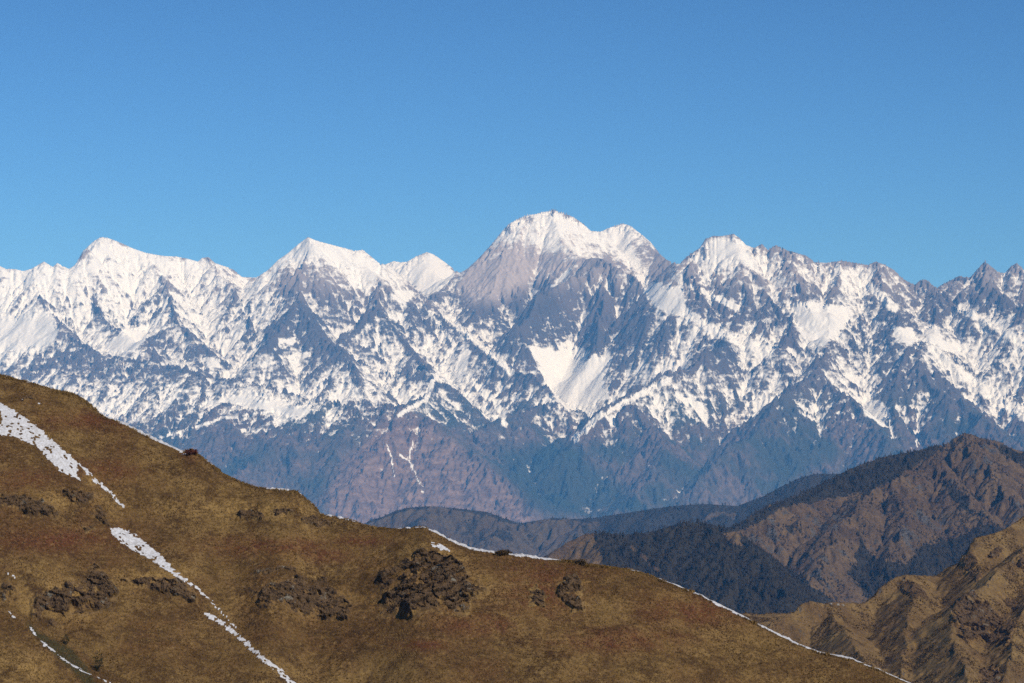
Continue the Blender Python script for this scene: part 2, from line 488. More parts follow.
FULL = [
 [(524,343),(545,348),(562,352),(583,364),(594,352),(600,358),(608,350),(613,360),(602,374),(606,388),(612,398),(592,402),(572,409),(556,400),(550,386),(540,366)],
 [(643,284),(660,284),(682,287),(686,302),(680,316),(668,314),(655,306),(647,298)],
 [(711,237),(722,236),(745,246),(757,265),(768,278),(755,272),(735,258),(715,260),(709,255)],
 [(-20,318),(25,318),(50,310),(60,330),(50,345),(20,350),(-20,345)],
 [(106,345),(125,328),(150,335),(132,353),(112,354)],
 [(204,357),(219,357),(221,369),(207,366)],
 [(276,337),(296,337),(293,345),(279,343)], [(292,352),(311,352),(309,358),(296,358)],
 [(798,300),(850,306),(846,325),(825,346),(803,340),(793,320)],
 [(890,325),(915,328),(914,345),(895,342)], [(922,325),(936,322),(944,340),(962,343),(978,353),(960,354),(940,349),(925,340)],
 [(861,405),(880,400),(888,410),(884,426),(869,418)],
 [(405,262),(427,252),(450,264),(456,274),(441,290),(425,296),(413,285)],
 [(600,232),(618,226),(628,245),(641,262),(632,266),(612,250)],
 [(300,240),(330,246),(366,252),(380,270),(375,285),(355,268),(325,256),(300,255)],
 [(515,219),(530,212),(556,209),(576,219),(592,233),(586,240),(570,231),(556,221),(535,219)], [(530,236),(550,232),(547,242),(530,243)],
 [(95,245),(108,239),(115,250),(95,270),(84,275)], [(395,290),(415,292),(405,305),(392,300)],
 [(230,395),(270,400),(310,410),(300,418),(255,408),(228,402)],
 [(462,345),(472,350),(466,375),(455,385),(458,365)], [(580,262),(560,275),(548,288),(565,280)]]
R.skyline(SKY, 420.0, it=4)
px, py = proj(R.X, R.Y, R.Z)
soft = np.zeros_like(px)
for P in FULL: soft = np.maximum(soft, smoothstep(3, -4, polydist(px, py, P)))
soft = np.maximum(soft, .6 * smoothstep(26, 6, py - np.interp(px, [p[0] for p in SKY], [p[1] for p in SKY])) * (px < 680))
soft = np.maximum(soft, .7 * smoothstep(6, -8, polydist(px, py, [(455,290),(490,240),(520,212),(556,206),(590,226),(625,220),(655,240),(672,262),(640,270),(600,258),(560,262),(520,285),(480,310)])))
dome = smoothstep(6, -8, polydist(px, py, [(455,290),(490,240),(520,212),(556,206),(592,228),(600,250),(570,262),(520,285),(480,310)]))
ZB = blur(R.Z, 5) * (1 - dome) + blur(R.Z, 17) * dome
R.Z = R.Z + soft * .85 * (ZB - R.Z)
R.skyline(SKY, 420.0, it=4)
px, py = proj(R.X, R.Y, R.Z)
wpx = px + 3.0 * fbm(R.X / 160, R.Y / 160 , 3, 201); wpy = py + 2.2 * fbm(R.X / 160, R.Z / 110, 3, 301)
S = survey(px, py)
gy, gx = np.gradient(R.Z, R.res)
steep = np.sqrt(gx * gx + gy * gy)
conc = blur(R.Z, 4) - R.Z
conc2 = blur(R.Z, 14) - R.Z
detail = -0.22 * (steep - 0.85) + 0.006 * conc + 0.0042 * conc2
detail += 0.42 * fbm(R.X / 105 + R.Z / 130, R.Z / 48 - R.X / 200 + R.Y / 260, 4, 401, 0.72)
detail += 0.20 * fbm(R.X / 420, R.Z / 260, 3, 431)
detail += 0.34 * smoothstep(330, 360, py) * fbm(R.X / 260 + R.Y / 300, R.Z / 34 + R.X / 420, 3, 441, .6)
detail -= blur(detail, 60); detail /= detail[px > 0].std()
snow = 0.5 + (S - 0.52 - .07 * smoothstep(660, 720, px) - .05 * smoothstep(250, 300, px) * smoothstep(560, 500, px) * smoothstep(270, 290, py)) * 1.0 + 0.20 * detail
detail *= .22
lines = [([(672,305),(690,315),(716,332),(745,343),(770,352)], 7), ([(862,282),(880,295),(894,309)], 5), ([(838,266),(850,290)], 4),
 ([(932,348),(960,375),(1000,400),(1030,418)], 7), ([(960,308),(985,320),(1030,347)], 6), ([(888,412),(893,438)], 1.1), ([(918,420),(917,447)], .8),
 ([(387,443),(392,458),(395,480)], .8), ([(413,440),(409,460),(424,492)], .8), ([(400,455),(409,460)], .7), ([(700,290),(722,300),(738,310)], 3.5),
 ([(430,312),(455,345),(440,370),(425,400),(400,415)], 2.5), ([(448,318),(490,352),(512,372)], 4), ([(470,378),(500,408),(505,425)], 3.5),
 ([(676,395),(700,405),(707,420)], 3), ([(575,440),(600,415),(625,402),(668,380)], 3.5), ([(160,437),(225,418),(310,405)], 1.3)]
bare = [[(570,224),(584,229),(596,236),(606,248),(620,266),(604,268),(588,252),(560,240)], [(452,295),(472,268),(492,243),(512,227),(533,219),(548,226),(553,240),(548,252),(565,258),(600,262),(630,266),(600,276),(545,287),(500,306),(465,310)], [(628,228),(655,250),(670,265),(668,283),(650,278),(640,260),(630,245)], [(292,262),(330,262),(345,275),(355,300),(325,300),(300,290),(270,300),(268,285)]]
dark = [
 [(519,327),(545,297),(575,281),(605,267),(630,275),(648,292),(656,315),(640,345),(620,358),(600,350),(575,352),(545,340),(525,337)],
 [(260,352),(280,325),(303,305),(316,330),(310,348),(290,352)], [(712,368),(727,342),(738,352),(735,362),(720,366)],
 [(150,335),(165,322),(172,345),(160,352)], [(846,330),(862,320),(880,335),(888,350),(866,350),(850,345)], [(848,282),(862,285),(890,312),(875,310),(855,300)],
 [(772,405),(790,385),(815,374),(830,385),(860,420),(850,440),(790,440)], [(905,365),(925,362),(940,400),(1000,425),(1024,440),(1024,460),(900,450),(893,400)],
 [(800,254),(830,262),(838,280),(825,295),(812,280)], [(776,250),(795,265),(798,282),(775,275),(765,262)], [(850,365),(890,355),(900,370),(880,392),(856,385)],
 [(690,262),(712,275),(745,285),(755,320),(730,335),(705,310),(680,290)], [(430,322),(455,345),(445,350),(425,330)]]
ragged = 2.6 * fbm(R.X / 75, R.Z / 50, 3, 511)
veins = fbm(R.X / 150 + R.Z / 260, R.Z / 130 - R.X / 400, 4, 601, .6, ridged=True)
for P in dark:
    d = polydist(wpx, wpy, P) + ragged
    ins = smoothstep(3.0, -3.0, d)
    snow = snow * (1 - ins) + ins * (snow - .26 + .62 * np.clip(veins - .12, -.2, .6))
for P in bare:
    ins = smoothstep(7.0, -7.0, polydist(wpx, wpy, P) + ragged)
    snow = snow - .30 * ins
snow = snow + .16 * np.clip(veins - .25, 0, 1) * (py < 420)
for P in FULL:
    d = polydist(wpx, wpy, P) + ragged * 1.0
    snow = np.maximum(snow, 0.92 * smoothstep(2.2, -2.2, d) + 0.35 * detail)
for P, w in lines:
    d = polydist(wpx, wpy, P, closed=False) + ragged * min(1, w / 3)
    snow = np.maximum(snow, 0.85 * smoothstep(w * 1.3, w * 0.5, d) + 0.2 * detail)
warm = .8 * smoothstep(10, -10, polydist(wpx, wpy, [(330,480),(385,420),(410,410),(440,425),(480,460),(540,515),(520,545),(330,545)]))
cool = .9 * smoothstep(14, -8, polydist(wpx, wpy, [(500,455),(560,440),(600,470),(640,505),(560,515),(530,505)])) + .5 * smoothstep(.1, .4, fbm(R.X / 900, R.Y / 900, 3, 88))
streak = fbm(R.X / 60 + .8 * fbm(R.X / 500, R.Y / 500, 2, 92), R.Y / 700 + R.Z / 500, 3, 91, .6, ridged=True)
snow = snow + .30 * np.clip(streak - .25, 0, 1) * smoothstep(370, 400, py) * smoothstep(470, 410, py) + .35 * np.clip(conc2 / 25, 0, .6) * smoothstep(380, 400, py) * smoothstep(450, 410, py)
low = smoothstep(365, 430, py + 14 * fbm(R.X / 800, R.Y / 800, 3, 61))
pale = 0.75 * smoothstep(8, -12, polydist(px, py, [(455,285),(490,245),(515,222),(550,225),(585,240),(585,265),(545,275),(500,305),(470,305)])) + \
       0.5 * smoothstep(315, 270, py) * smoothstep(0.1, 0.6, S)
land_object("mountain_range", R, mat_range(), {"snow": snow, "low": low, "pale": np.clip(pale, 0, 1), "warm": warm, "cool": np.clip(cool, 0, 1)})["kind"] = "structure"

# ------------------------------------------------------------------ valley floor and air
GROUND = -1700.0
g = mesh_arrays("ground", np.array([[-11000, -1500, GROUND], [11000, -1500, GROUND], [11000, 46500, GROUND], [-11000, 46500, GROUND]], float),
                faces4=np.array([[0, 1, 2, 3]]))
Mg = Mat("valley_floor", 0.95, 0.1)
g.data.materials.append(Mg.color(Mg.mix(Mg.rng(Mg.noise(0.001, 6, .6), .4, .6), (.03, .04, .022), (.08, .06, .04))))
tag(g, "structure")

hx, hy0, hy1, hz0, hz1 = 12000, -2500, 47500, GROUND - 1.0, float(R.Z.max()) + 60
hv = np.array([[x, y, z] for z in (hz0, hz1) for y in (hy0, hy1) for x in (-hx, hx)], float)
haze = mesh_arrays("haze", hv, faces4=np.array([[0, 2, 3, 1], [4, 5, 7, 6], [0, 1, 5, 4], [2, 6, 7, 3], [0, 4, 6, 2], [1, 3, 7, 5]]), smooth=False)
hm = bpy.data.materials.new("haze"); hm.use_nodes = True
ht = hm.node_tree; ht.nodes.clear()
pv = ht.nodes.new("ShaderNodeVolumePrincipled"); ho = ht.nodes.new("ShaderNodeOutputMaterial")
pv.inputs["Color"].default_value = (0.14, 0.46, 1.0, 1)
pv.inputs["Absorption Color"].default_value = (0.62, 0.6, 0.6, 1)
pv.inputs["Density"].default_value = 1.85e-5
pv.inputs["Anisotropy"].default_value = -0.3
ht.links.new(pv.outputs[0], ho.inputs["Volume"])
haze.data.materials.append(hm)
tag(haze, "stuff")

# ------------------------------------------------------------------ scattered growth
rng = np.random.default_rng(11)
def cones(name, pts, h, w, mat, sides=5, tiers=2, kind="stuff"):
    """conifers as stacked ragged skirts"""
    n = len(pts)
    V = []; Fc = []; base = 0
    for t in range(tiers):
        z0 = 0.10 + 0.38 * t; z1 = 0.62 + 0.38 * t if tiers > 1 else 1.0
        r = 1.0 - 0.38 * t
        a = rng.uniform(0, 6.28, n)[:, None] + np.arange(sides) * 2 * math.pi / sides
        rr = (w[:, None] * r * rng.uniform(.65, 1.25, (n, sides)))
        ring = np.stack([pts[:, None, 0] + rr * np.cos(a), pts[:, None, 1] + rr * np.sin(a), pts[:, None, 2] + h[:, None] * (z0 + rng.uniform(-.06, .06, (n, sides)))], -1)
        tip = np.stack([pts[:, 0] + rng.normal(0, .04, n) * h, pts[:, 1], pts[:, 2] + h * z1], -1)[:, None]
        V.append(np.concatenate([ring, tip], 1).reshape(-1, 3))
        i = np.arange(n)[:, None] * (sides + 1) + base
        k = np.arange(sides)
        Fc.append(np.stack([i + k, i + (k + 1) % sides, np.broadcast_to(i + sides, (n, sides))], -1).reshape(-1, 3))
        base += n * (sides + 1)
    o = mesh_arrays(name, np.concatenate(V), faces3=np.concatenate(Fc), mat=mat, smooth=False)
    return tag(o, kind)

def tufts(name, pts, h, w, mat, blades=3, lean=0.5, tone=None):
    n = len(pts)
    V = np.zeros((n, blades, 3, 3), np.float32)
    a = rng.uniform(0, 6.28, (n, blades)); ln = rng.uniform(.1, lean, (n, blades)) * h[:, None]
    cx = pts[:, None, 0] + rng.normal(0, .35, (n, blades)) * w[:, None]; cy = pts[:, None, 1] + rng.normal(0, .35, (n, blades)) * w[:, None]
    ca, sa = np.cos(a), np.sin(a)
    b = rng.uniform(0, 6.28, (n, blades))
    ww = w[:, None] * .5
    V[:, :, 0] = np.stack([cx - ww * ca, cy - ww * sa, np.broadcast_to(pts[:, None, 2] - .1 * h[:, None], cx.shape)], -1)
    V[:, :, 1] = np.stack([cx + ww * ca, cy + ww * sa, np.broadcast_to(pts[:, None, 2] - .1 * h[:, None], cx.shape)], -1)
    V[:, :, 2] = np.stack([cx + ln * np.cos(b), cy + ln * np.sin(b), pts[:, None, 2] + h[:, None] * rng.uniform(.6, 1.1, (n, blades))], -1)
    f = np.arange(n * blades * 3).reshape(-1, 3)
    at_ = {"tone": np.repeat(tone if tone is not None else rng.uniform(0, 1, n), blades * 3)}
    return tag(mesh_arrays(name, V.reshape(-1, 3), faces3=f, mat=mat, smooth=False, attrs=at_), "stuff")

def scatter(L, mask, n, jit=0.5):
    """n points on the land with probability mask"""
    p = mask.ravel().astype(np.float64); p /= p.sum()
    i = rng.choice(p.size, n, p=p)
    x = L.X.ravel()[i] + rng.uniform(-jit, jit, n) * L.res; y = L.Y.ravel()[i] + rng.uniform(-jit, jit, n) * L.res
    return np.stack([x, y, L.h(x, y)], -1)

def flat(name, c, rough=.95):
    M = Mat(name, rough, .05)
    return M.color(M.mix(M.rng(M.noise(.08, 3), .35, .65), c, tuple(q * .6 for q in c)))
M_con = flat("conifer_green", (.042, .032, .020))
M_scrub = flat("dry_scrub", (.060, .043, .026))

def skirt(L, to, n=3):
    """outer rim of a land sheet drops to the land beneath it"""
    for k in range(n):
        f = (n - k) / n
        for s_ in (np.s_[k, :], np.s_[-1 - k, :], np.s_[:, k], np.s_[:, -1 - k]):
            L.Z[s_] = np.minimum(L.Z[s_], L.Z[s_] * (1 - f) + to * f)

# ------------------------------------------------------------------ distant ridge (B)
BS = [(330,560),(345,538),(370,520),(382,517),(395,511),(410.7,507.5),(431,506),(463,509),(487,512),(503.6,518),(520,523.6),(528,522),(552,518),(576,519),(592.6,518),(612,515),(633,512),(645,510),(673,506),(705.7,504),(738,506),(750,501),(764,496),(780,487),(803.5,476.6),(822,473.5),(838,474),(860,476),(900,480)]
B = Land(-1000, 2150, 13300, 16600, 7.0, 23)
B.base_curve([(13000, 640), (14000, 590), (15000, 560), (16600, 600)])
B.ridges([(0.55, [(a, b, 15200 if a < 520 else 15200 - (a - 520) * 1.5) for a, b in BS]),
          (0.5, km((431,506,15.2),(420,530,14.7),(400,560,14.2))), (0.5, km((503,518,15.2),(490,545,14.6),(480,570,14))),
          (0.5, km((592,518,15.1),(570,545,14.5),(560,570,14))), (0.5, km((673,506,14.9),(640,530,14.4),(620,560,13.9))),
          (0.5, km((738,506,14.8),(700,535,14.2),(690,560,13.8)))], 0.5, 25, warp=60, wl=700)
B.erode(330.0, 34.0, 5)
B.skyline(BS, 120, it=5)
bx, by = proj(B.X, B.Y, B.Z)
bw = smoothstep(-.25, .35, fbm(B.X / 420, B.Y / 420, 4, 8) + 0.5 * smoothstep(560, 700, bx) - 0.15 + .5 * smoothstep(6, 0, by - np.interp(bx, [p[0] for p in BS], [p[1] for p in BS])))
skirt(B, -1690)
M_B = mat_hill("far_ridge_slope", (.120, .088, .052), (.085, .058, .036), (.04, .035, .03), .004, 6)
tag(land_object("distant_ridge", B, M_B, {"wood": bw, "rock": np.zeros_like(bw)}), "structure")
pts = scatter(B, (bw > .5) & (B.Y > 14200), 9000)
cones("distant_forest", pts, rng.uniform(9, 17, len(pts)), rng.uniform(3, 5, len(pts)), M_con, 4, 1)

# ------------------------------------------------------------------ brown hill with wooded flank (A)
AS = [(700,548),(720,534),(745,520),(752,515),(764,508),(780,501.6),(798,495),(816.7,487),(837.8,475),(848,470),(864,463.5),(877,459.5),(890.4,455.6),(911.5,451.6),(924.7,449),(935,446),(944.4,445),(953.6,438),(964,433),(972,434.5),(980,438),(1001,442),(1009,447.7),(1024,452),(1060,470),(1100,490)]
A = Land(420, 1900, 6200, 9600, 3.6, 31)
A.base_curve([(6000, 720), (6800, 640), (7600, 585), (8400, 545), (9000, 530), (9600, 560)])
A.ridges([(0.62, [(a, b, float(np.interp(a, [700, 838, 964, 1100], [7200, 8200, 8600, 8900]))) for a, b in AS]),
          km((948,444,8.55),(930,462,8.35),(911,471,8.2),(888,483,8.0),(867,497,7.8),(851,512,7.6),(832,545,7.25),(812,585,6.85),(800,620,6.5)),
          km((930,462,8.35),(956,491,8.0),(985,518,7.7),(1001,540,7.5),(990,570,7.2)),
          km((890,482,8.0),(905,510,7.7),(905,540,7.4),(880,572,7.1)), km((964,433,8.6),(985,470,8.2),(1010,500,7.9),(1040,530,7.6)),
          km((838,476,8.2),(815,500,7.95),(795,525,7.7),(770,560,7.3),(757,600,6.9)), km((780,502,7.85),(765,525,7.6),(745,560,7.2),(735,600,6.8)),
          km((1024,452,8.8),(1050,480,8.4),(1060,520,8))], 0.68, 16, warp=45, wl=420)
A.erode(190.0, 17.0, 6, gain=.58)
A.Z = A.Z + 3.0 * fbm(A.X / 22, A.Y / 22, 3, 9, ridged=True)
A.skyline(AS, 60, it=5)
ax, ay = proj(A.X, A.Y, A.Z)
wax = ax + 7 * fbm(A.X / 60, A.Y / 60, 3, 71); way = ay + 5 * fbm(A.X / 60, A.Y / 60, 3, 72)
aw = np.zeros_like(ax)
for P in ([(690,540),(745,518),(798,494),(838,474),(890,455),(948,444),(925,461),(905,472),(885,483),(866,493),(850,494),(820,500),(780,510),(745,528)],
          [(860,530),(868,555),(905,565),(925,545),(950,540),(985,525),(1005,528),(1005,560),(960,600),(870,600),(850,575)],
          [(740,550),(775,558),(800,575),(830,600),(830,640),(730,640)], [(940,478),(955,490),(968,500),(975,515),(960,508)], [(985,440),(1030,455),(1030,470),(1005,455)]):
    aw = np.maximum(aw, smoothstep(3, -3, polydist(wax, way, P)))
ar = .75 * smoothstep(.0, .45, fbm(A.X / 70, A.Y / 70, 4, 33)) * (1 - aw)
aw = np.maximum(aw, .62 * smoothstep(.12, .5, fbm(A.X / 110, A.Y / 150, 5, 35, .65)))
M_A = mat_hill("brown_hill_slope", (.150, .096, .045), (.092, .056, .030), (.028, .022, .016), .008, 3)
skirt(A, -1690)
tag(land_object("brown_hill", A, M_A, {"wood": aw, "rock": ar}), "structure")
pts = scatter(A, aw * (A.Y > 6600), 15000)
cones("hill_forest", pts, rng.uniform(5, 12, len(pts)), rng.uniform(2, 3.6, len(pts)), M_con, 4, 1)
pts = scatter(A, (1 - aw) * smoothstep(-.1, .3, fbm(A.X / 90, A.Y / 90, 4, 44)) * (A.Y > 6800), 26000)
cones("hill_scrub", pts, rng.uniform(2, 4.5, len(pts)), rng.uniform(2, 3.5, len(pts)), M_scrub, 5, 1)

# ------------------------------------------------------------------ wooded knoll in front (C)
CS = [(500,585),(530,563),(544,557),(560,547),(570,541),(580,536.6),(586,533.5),(592.5,533),(600,533.5),(633,534.6),(657,530.5),(670,526),(685,522.5),(701.7,522.5),(722,526.5),(738,532.6),(752,543),(770,556),(795,578),(815,600),(845,625),(870,640)]
K = Land(-60, 900, 5200, 6900, 3.0, 37)
K.base_curve([(5100, 760), (5600, 690), (6100, 640), (6900, 640)])
K.ridges([(0.6, [(a, b, 6300 - max(0, a - 700) * 1.2) for a, b in CS]), km((590,533,6.3),(610,560,6.05),(625,600,5.8)),
          km((633,535,6.3),(660,575,6.0),(690,620,5.7)), km((700,523,6.3),(720,560,6.0),(750,610,5.7)), km((738,532,6.2),(775,580,5.9),(800,630,5.6))], .6, 12, warp=25, wl=300)
K.erode(140.0, 14.0, 5)
K.skyline(CS, 50, it=5)
kx, ky = proj(K.X, K.Y, K.Z)
wkx = kx + 5 * fbm(K.X / 40, K.Y / 40, 3, 71); wky = ky + 3 * fbm(K.X / 40, K.Y / 40, 3, 72)
kw = smoothstep(3, -3, polydist(wkx, wky, [(594,528),(640,528),(700,515),(760,540),(860,620),(860,680),(600,680),(604,570)]))
kw *= 1 - smoothstep(2.2, .8, polydist(wkx, wky, [(630,547),(642,556),(658,571)], closed=False))
kw *= 1 - smoothstep(2, -2, polydist(wkx, wky, [(725,534),(738,532),(742,545),(730,545)]))
skirt(K, -1690)
tag(land_object("wooded_knoll", K, M_A, {"wood": kw, "rock": np.zeros_like(kw)}), "structure")
pts = scatter(K, kw, 13000)
cones("knoll_forest", pts, rng.uniform(5, 12, len(pts)), rng.uniform(1.6, 2.8, len(pts)), M_con, 5, 2)

# ------------------------------------------------------------------ outcrops: rock faces standing out of a grassy hill
def grass_colour(M, k=1.0):
    a1 = M.noise(.035 * k, 5, .62); a2 = M.noise(.20 * k, 5, .7); a3 = M.noise(1.3 * k, 4, .75); a4 = M.noise(4.0 * k, 3, .7)
    c = M.mix(M.rng(a1, .43, .57), (.180, .110, .040), (.108, .056, .022))
    c = M.mix(M.rng(a2, .46, .62), c, (.072, .040, .016))
    c = M.mix(M.math('MULTIPLY', M.attr("rust"), M.rng(a2, .25, .55)), c, (.105, .034, .018))
    c = M.mix(M.math('MULTIPLY', M.attr("straw"), M.rng(a2, .62, .45)), c, (.29, .18, .062))
    c = M.mix(M.rng(a3, .52, .66), c, M.mix(.7, c, (.035, .020, .012)))
    c = M.mix(M.rng(a3, .47, .32), c, M.mix(.4, c, (.33, .22, .082)))
    c = M.mix(M.rng(a4, .54, .70), c, M.mix(.6, c, (.03, .02, .012)))
    return c, a3

M_rock = Mat("dark_schist", .9, .2)
def build_rock(M, s):
    n1 = M.noise(.35 * s, 5, .65); n2 = M.noise(3.0 * s, 4, .7, (1, 1, 2.5)); n3 = M.noise(1.1 * s, 4, .65)
    c = M.mix(M.rng(n2, .38, .64), (.046, .027, .013), (.140, .086, .042))
    c = M.mix(M.rng(n1, .59, .70), c, M.mix(M.rng(n2, .4, .6), (.12, .11, .085), (.26, .24, .19)))
    g_, a3 = grass_colour(M, s)
    f = M.math('ADD', M.attr("face"), M.math('MULTIPLY', M.math('SUBTRACT', n3, .5), 1.6))
    f = M.math('SUBTRACT', f, M.math('MULTIPLY', M.rng(M.normal_z(), .45, .85), .60))
    c = M.mix(M.rng(f, .40, .54), g_, c)
    M.bump(n2, .12 / s, .8)
    return M.color(c)
build_rock(M_rock, 1.0); M_rock = M_rock.m
M_rockD = Mat("dark_schist_far", .9, .2); build_rock(M_rockD, .3); M_rockD = M_rockD.m

def outcrop(L, poly, amp, label, res, mat, step=1.6, tilt=.25, seed=1, group=None):
    H = [L.hit(*p) for p in poly]
    xs = [p[0] for p in H]; ys = [p[1] for p in H]
    mg = 6 * res
    X, Y = np.meshgrid(np.arange(min(xs) - mg, max(xs) + mg, res, dtype=np.float32), np.arange(min(ys) - mg, max(ys) + mg * 2, res, dtype=np.float32))
    Z = L.h(X, Y).astype(np.float32)
    # the foot line of the outcrop, in plan, in metres
    sc_ = 1.0 / res
    d = polydist(X, Y, [(p[0], p[1]) for p in H]) + amp * .75 * fbm(X / (amp * 1.5), Y / (amp * 2), 3, seed)
    env = smoothstep(0.0, -amp * .55, d)
    isl = smoothstep(-.16, .18, fbm(X / (amp * 1.3), Y / (amp * 1.0), 4, seed + 21) + .10 + .25 * smoothstep(0, -amp * 1.5, d))
    env2 = env * (.25 + .75 * isl)
    u = X + .35 * amp * fbm(X / amp, Y / amp, 2, seed + 31); v = Z * 1.7 + tilt * X + .3 * amp * fbm(X / amp, Y / amp, 2, seed + 32)
    r1, c1 = worley(u / (step * 2.6), v / (step * 1.5), seed + 1)
    r2, c2 = worley(u / (step * .8), v / (step * .42), seed + 2)
    big = fbm(X / (amp * 2.2), Y / (amp * 2.0), 3, seed + 9)
    q = (Z + (-.5, .35, .1, -.2, .55)[seed % 5] * X) / (step * (1.4 + .5 * (seed % 3))) + .5 * fbm(X / (step * 5), Z / (step * 4), 2, seed + 3); fr = q - np.floor(q); bed = smoothstep(0, .12, fr) * (1 - .8 * fr)
    rid = fbm(X / (step * 1.2), Z / (step * .8), 4, seed + 5, .55, ridged=True)
    out = env * amp * .16 + env2 * (amp * (1.35 * big + .30 * r1 + .34 * bed - .13 * smoothstep(.10, 0, c1)) + step * (.22 * r2 - .12 * smoothstep(.15, 0, c2) + .14 * rid))
    out = np.where(out < 0, out * .4, out)
    Xn = X + .10 * out; Yn = Y - .85 * out; Zn = Z + .45 * out + env * amp * .05 * fbm(X / .7, Y / .7, 2, seed + 11) - (1 - smoothstep(amp * .15, -amp * .1, d)) * .5 * res
    face = env2 * (.42 + .85 * isl) - .5 * (1 - isl)
    keep = d < amp * .15 + res
    k = keep[:-1, :-1] & keep[:-1, 1:] & keep[1:, 1:] & keep[1:, :-1]
    idx = np.arange(X.size, dtype=np.int32).reshape(X.shape)
    f = np.stack([idx[:-1, :-1], idx[:-1, 1:], idx[1:, 1:], idx[1:, :-1]], -1)[k].reshape(-1, 4)
    used = np.zeros(X.size, bool); used[f.ravel()] = True
    mp = np.cumsum(used).astype(np.int32) - 1
    V = np.stack([Xn, Yn, Zn], -1).reshape(-1, 3)[used]
    ex_ = {"face": face.ravel()[used], "straw": np.full(int(used.sum()), .40, np.float32)}
    o = mesh_arrays("rock_outcrop", V, faces4=mp[f], mat=mat, smooth=False, attrs=ex_)
    return tag(o, None, label, "rock outcrop", group)

# ------------------------------------------------------------------ craggy hill on the right (D)
DS = [(720,662),(740,645),(773,623),(782,616.5),(802,604),(810,601),(825,604),(831,602),(845,602.5),(863,604),(873,596),(881,587),(896,577),(906,574.6),(926.5,576),(936.7,576),(947,568),(959.5,563),(964.6,554),(969.6,545),(975,538),(992.5,534),(1005,529),(1018,521),(1024,516),(1050,503),(1080,492)]
D = Land(120, 460, 1560, 2620, 0.9, 41)
D.base_curve([(1500, 800), (1700, 735), (1900, 690), (2100, 645), (2300, 615), (2620, 615)])
D.ridges([(0.8, [(a, b, float(np.interp(a, [720, 863, 964, 1080], [1950, 2100, 2230, 2400]))) for a, b in DS]),
          km((1030,545,2.2),(1005,565,2.13),(985,582,2.07),(967,594,2.02),(950,612,1.97),(955,650,1.87),(975,700,1.77)),
          km((1060,560,2.15),(1030,600,2.0),(1010,640,1.9),(1000,690,1.8)),
          km((906,575,2.15),(915,600,2.07),(905,640,1.96),(900,690,1.84)), km((964,556,2.2),(985,570,2.13)),
          km((825,603,2.06),(845,630,1.98),(865,660,1.9),(880,695,1.82))], .7, 5, warp=9, wl=90)
D.Z = D.Z + 3.2 * fbm(D.X / 36, D.Y / 40, 4, 6, .55)
D.erode(52.0, 1.5, 5, gain=.55)
D.Z = D.Z + 1.1 * fbm(D.X / 11, D.Y / 11, 4, 5, .6, ridged=True)
D.skyline(DS, 14, it=5)
dx_, dy_ = proj(D.X, D.Y, D.Z)
M_D = mat_hill("craggy_hill_grass", (.21, .135, .052), (.125, .075, .033), (.042, .028, .017), .035, .5)
gyD, gxD = np.gradient(D.Z, D.res)
dr = smoothstep(1.25, 2.0, np.sqrt(gxD ** 2 + gyD ** 2)) * .8
skirt(D, -400)
tag(land_object("craggy_hill", D, M_D, {"wood": np.zeros_like(dr), "rock": dr}), "structure")
for P, a_, lb in (
    ([(947,610),(962.7,594),(975,595.5),(995,607.7),(1009,616),(1018.5,625),(1017,636),(1006,644.5),(984.5,641),(960,641.8),(954.5,631)], 7.0, "broad dark rock face low on the craggy right-hand hill, largest on that hill"),
    ([(959,558.6),(968.6,551.6),(975,557),(981.5,577),(974.5,584),(963,579.7)], 5.0, "dark shaded rock face dropping from the step in the right hill's skyline"),
    ([(986,554),(996,548),(1006,550),(1000,558.6),(988,561)], 3.0, "small dark rock ledge high on the right hill, left of the tiny snow patch"),
    ([(1016,552),(1026,553),(1040,575),(1024,573),(1016,565)], 4.0, "dark rock face cut by the right edge of the photo, below the tiny snow patch"),
    ([(1003,600),(1015,598),(1030,605),(1030,612),(1012,610)], 2.6, "low dark rock rib at the right edge, above the broad dark face"),
    ([(978,668),(992,664),(1002,672),(998,690),(982,690)], 3.2, "dark rock knob at the bottom edge of the photo below the broad face"),
    ([(895,583),(905,577),(915,585),(925,592),(930,600),(915,600),(902,594)], 2.4, "weathered brown rock rib just under the rounded middle crest of the right hill")):
    outcrop(D, P, a_, lb, .8, M_rockD, step=5.0, seed=int(P[0][0]))
M_tuftD = Mat("hill_bush", .95, .05)
M_tuftD.color(M_tuftD.mix(M_tuftD.attr("tone"), (.035, .022, .012), (.17, .105, .042)))
pts = scatter(D, smoothstep(-.1, .35, fbm(D.X / 25, D.Y / 25, 4, 4)) * (D.Y > 1700), 70000)
tufts("hill_grass", pts, rng.uniform(.4, 1.1, len(pts)), rng.uniform(.5, 1.1, len(pts)), M_tuftD.m, 3)

# ------------------------------------------------------------------ grassy hillside in front
NS = [(-60,345),(-30,362),(0,376),(20,380),(45,387),(60,392),(75,395),(88,403),(100,413),(125,424),(150,437),(178,449),(186,452),(192,450.5),(200,456),(212,465),(222,473),(240,482),(256,488),(275,490),(297,492),(305,498),(315,507),(320,515),(336,518),(355,522),(372,528),(395,529),(425,528),(437,533),(450,540),(470,548),(500,553),(540,558),(580,563),(620,568),(650,575),(680,587),(700,595),(720,605),(745,617),(770,630),(800,645),(820,652),(850,658),(880,670),(910,683),(960,705),(1050,745)]
N = Land(-135, 112, 470, 665, 0.22, 53)
cw = [at(a, b, 612 - 0.055 * a + 6 * math.sin(a / 90.0) + (4 if 305 < a < 420 else 0)) for a, b in NS]
cxs = np.array([p[0] for p in cw]); od = np.argsort(cxs)
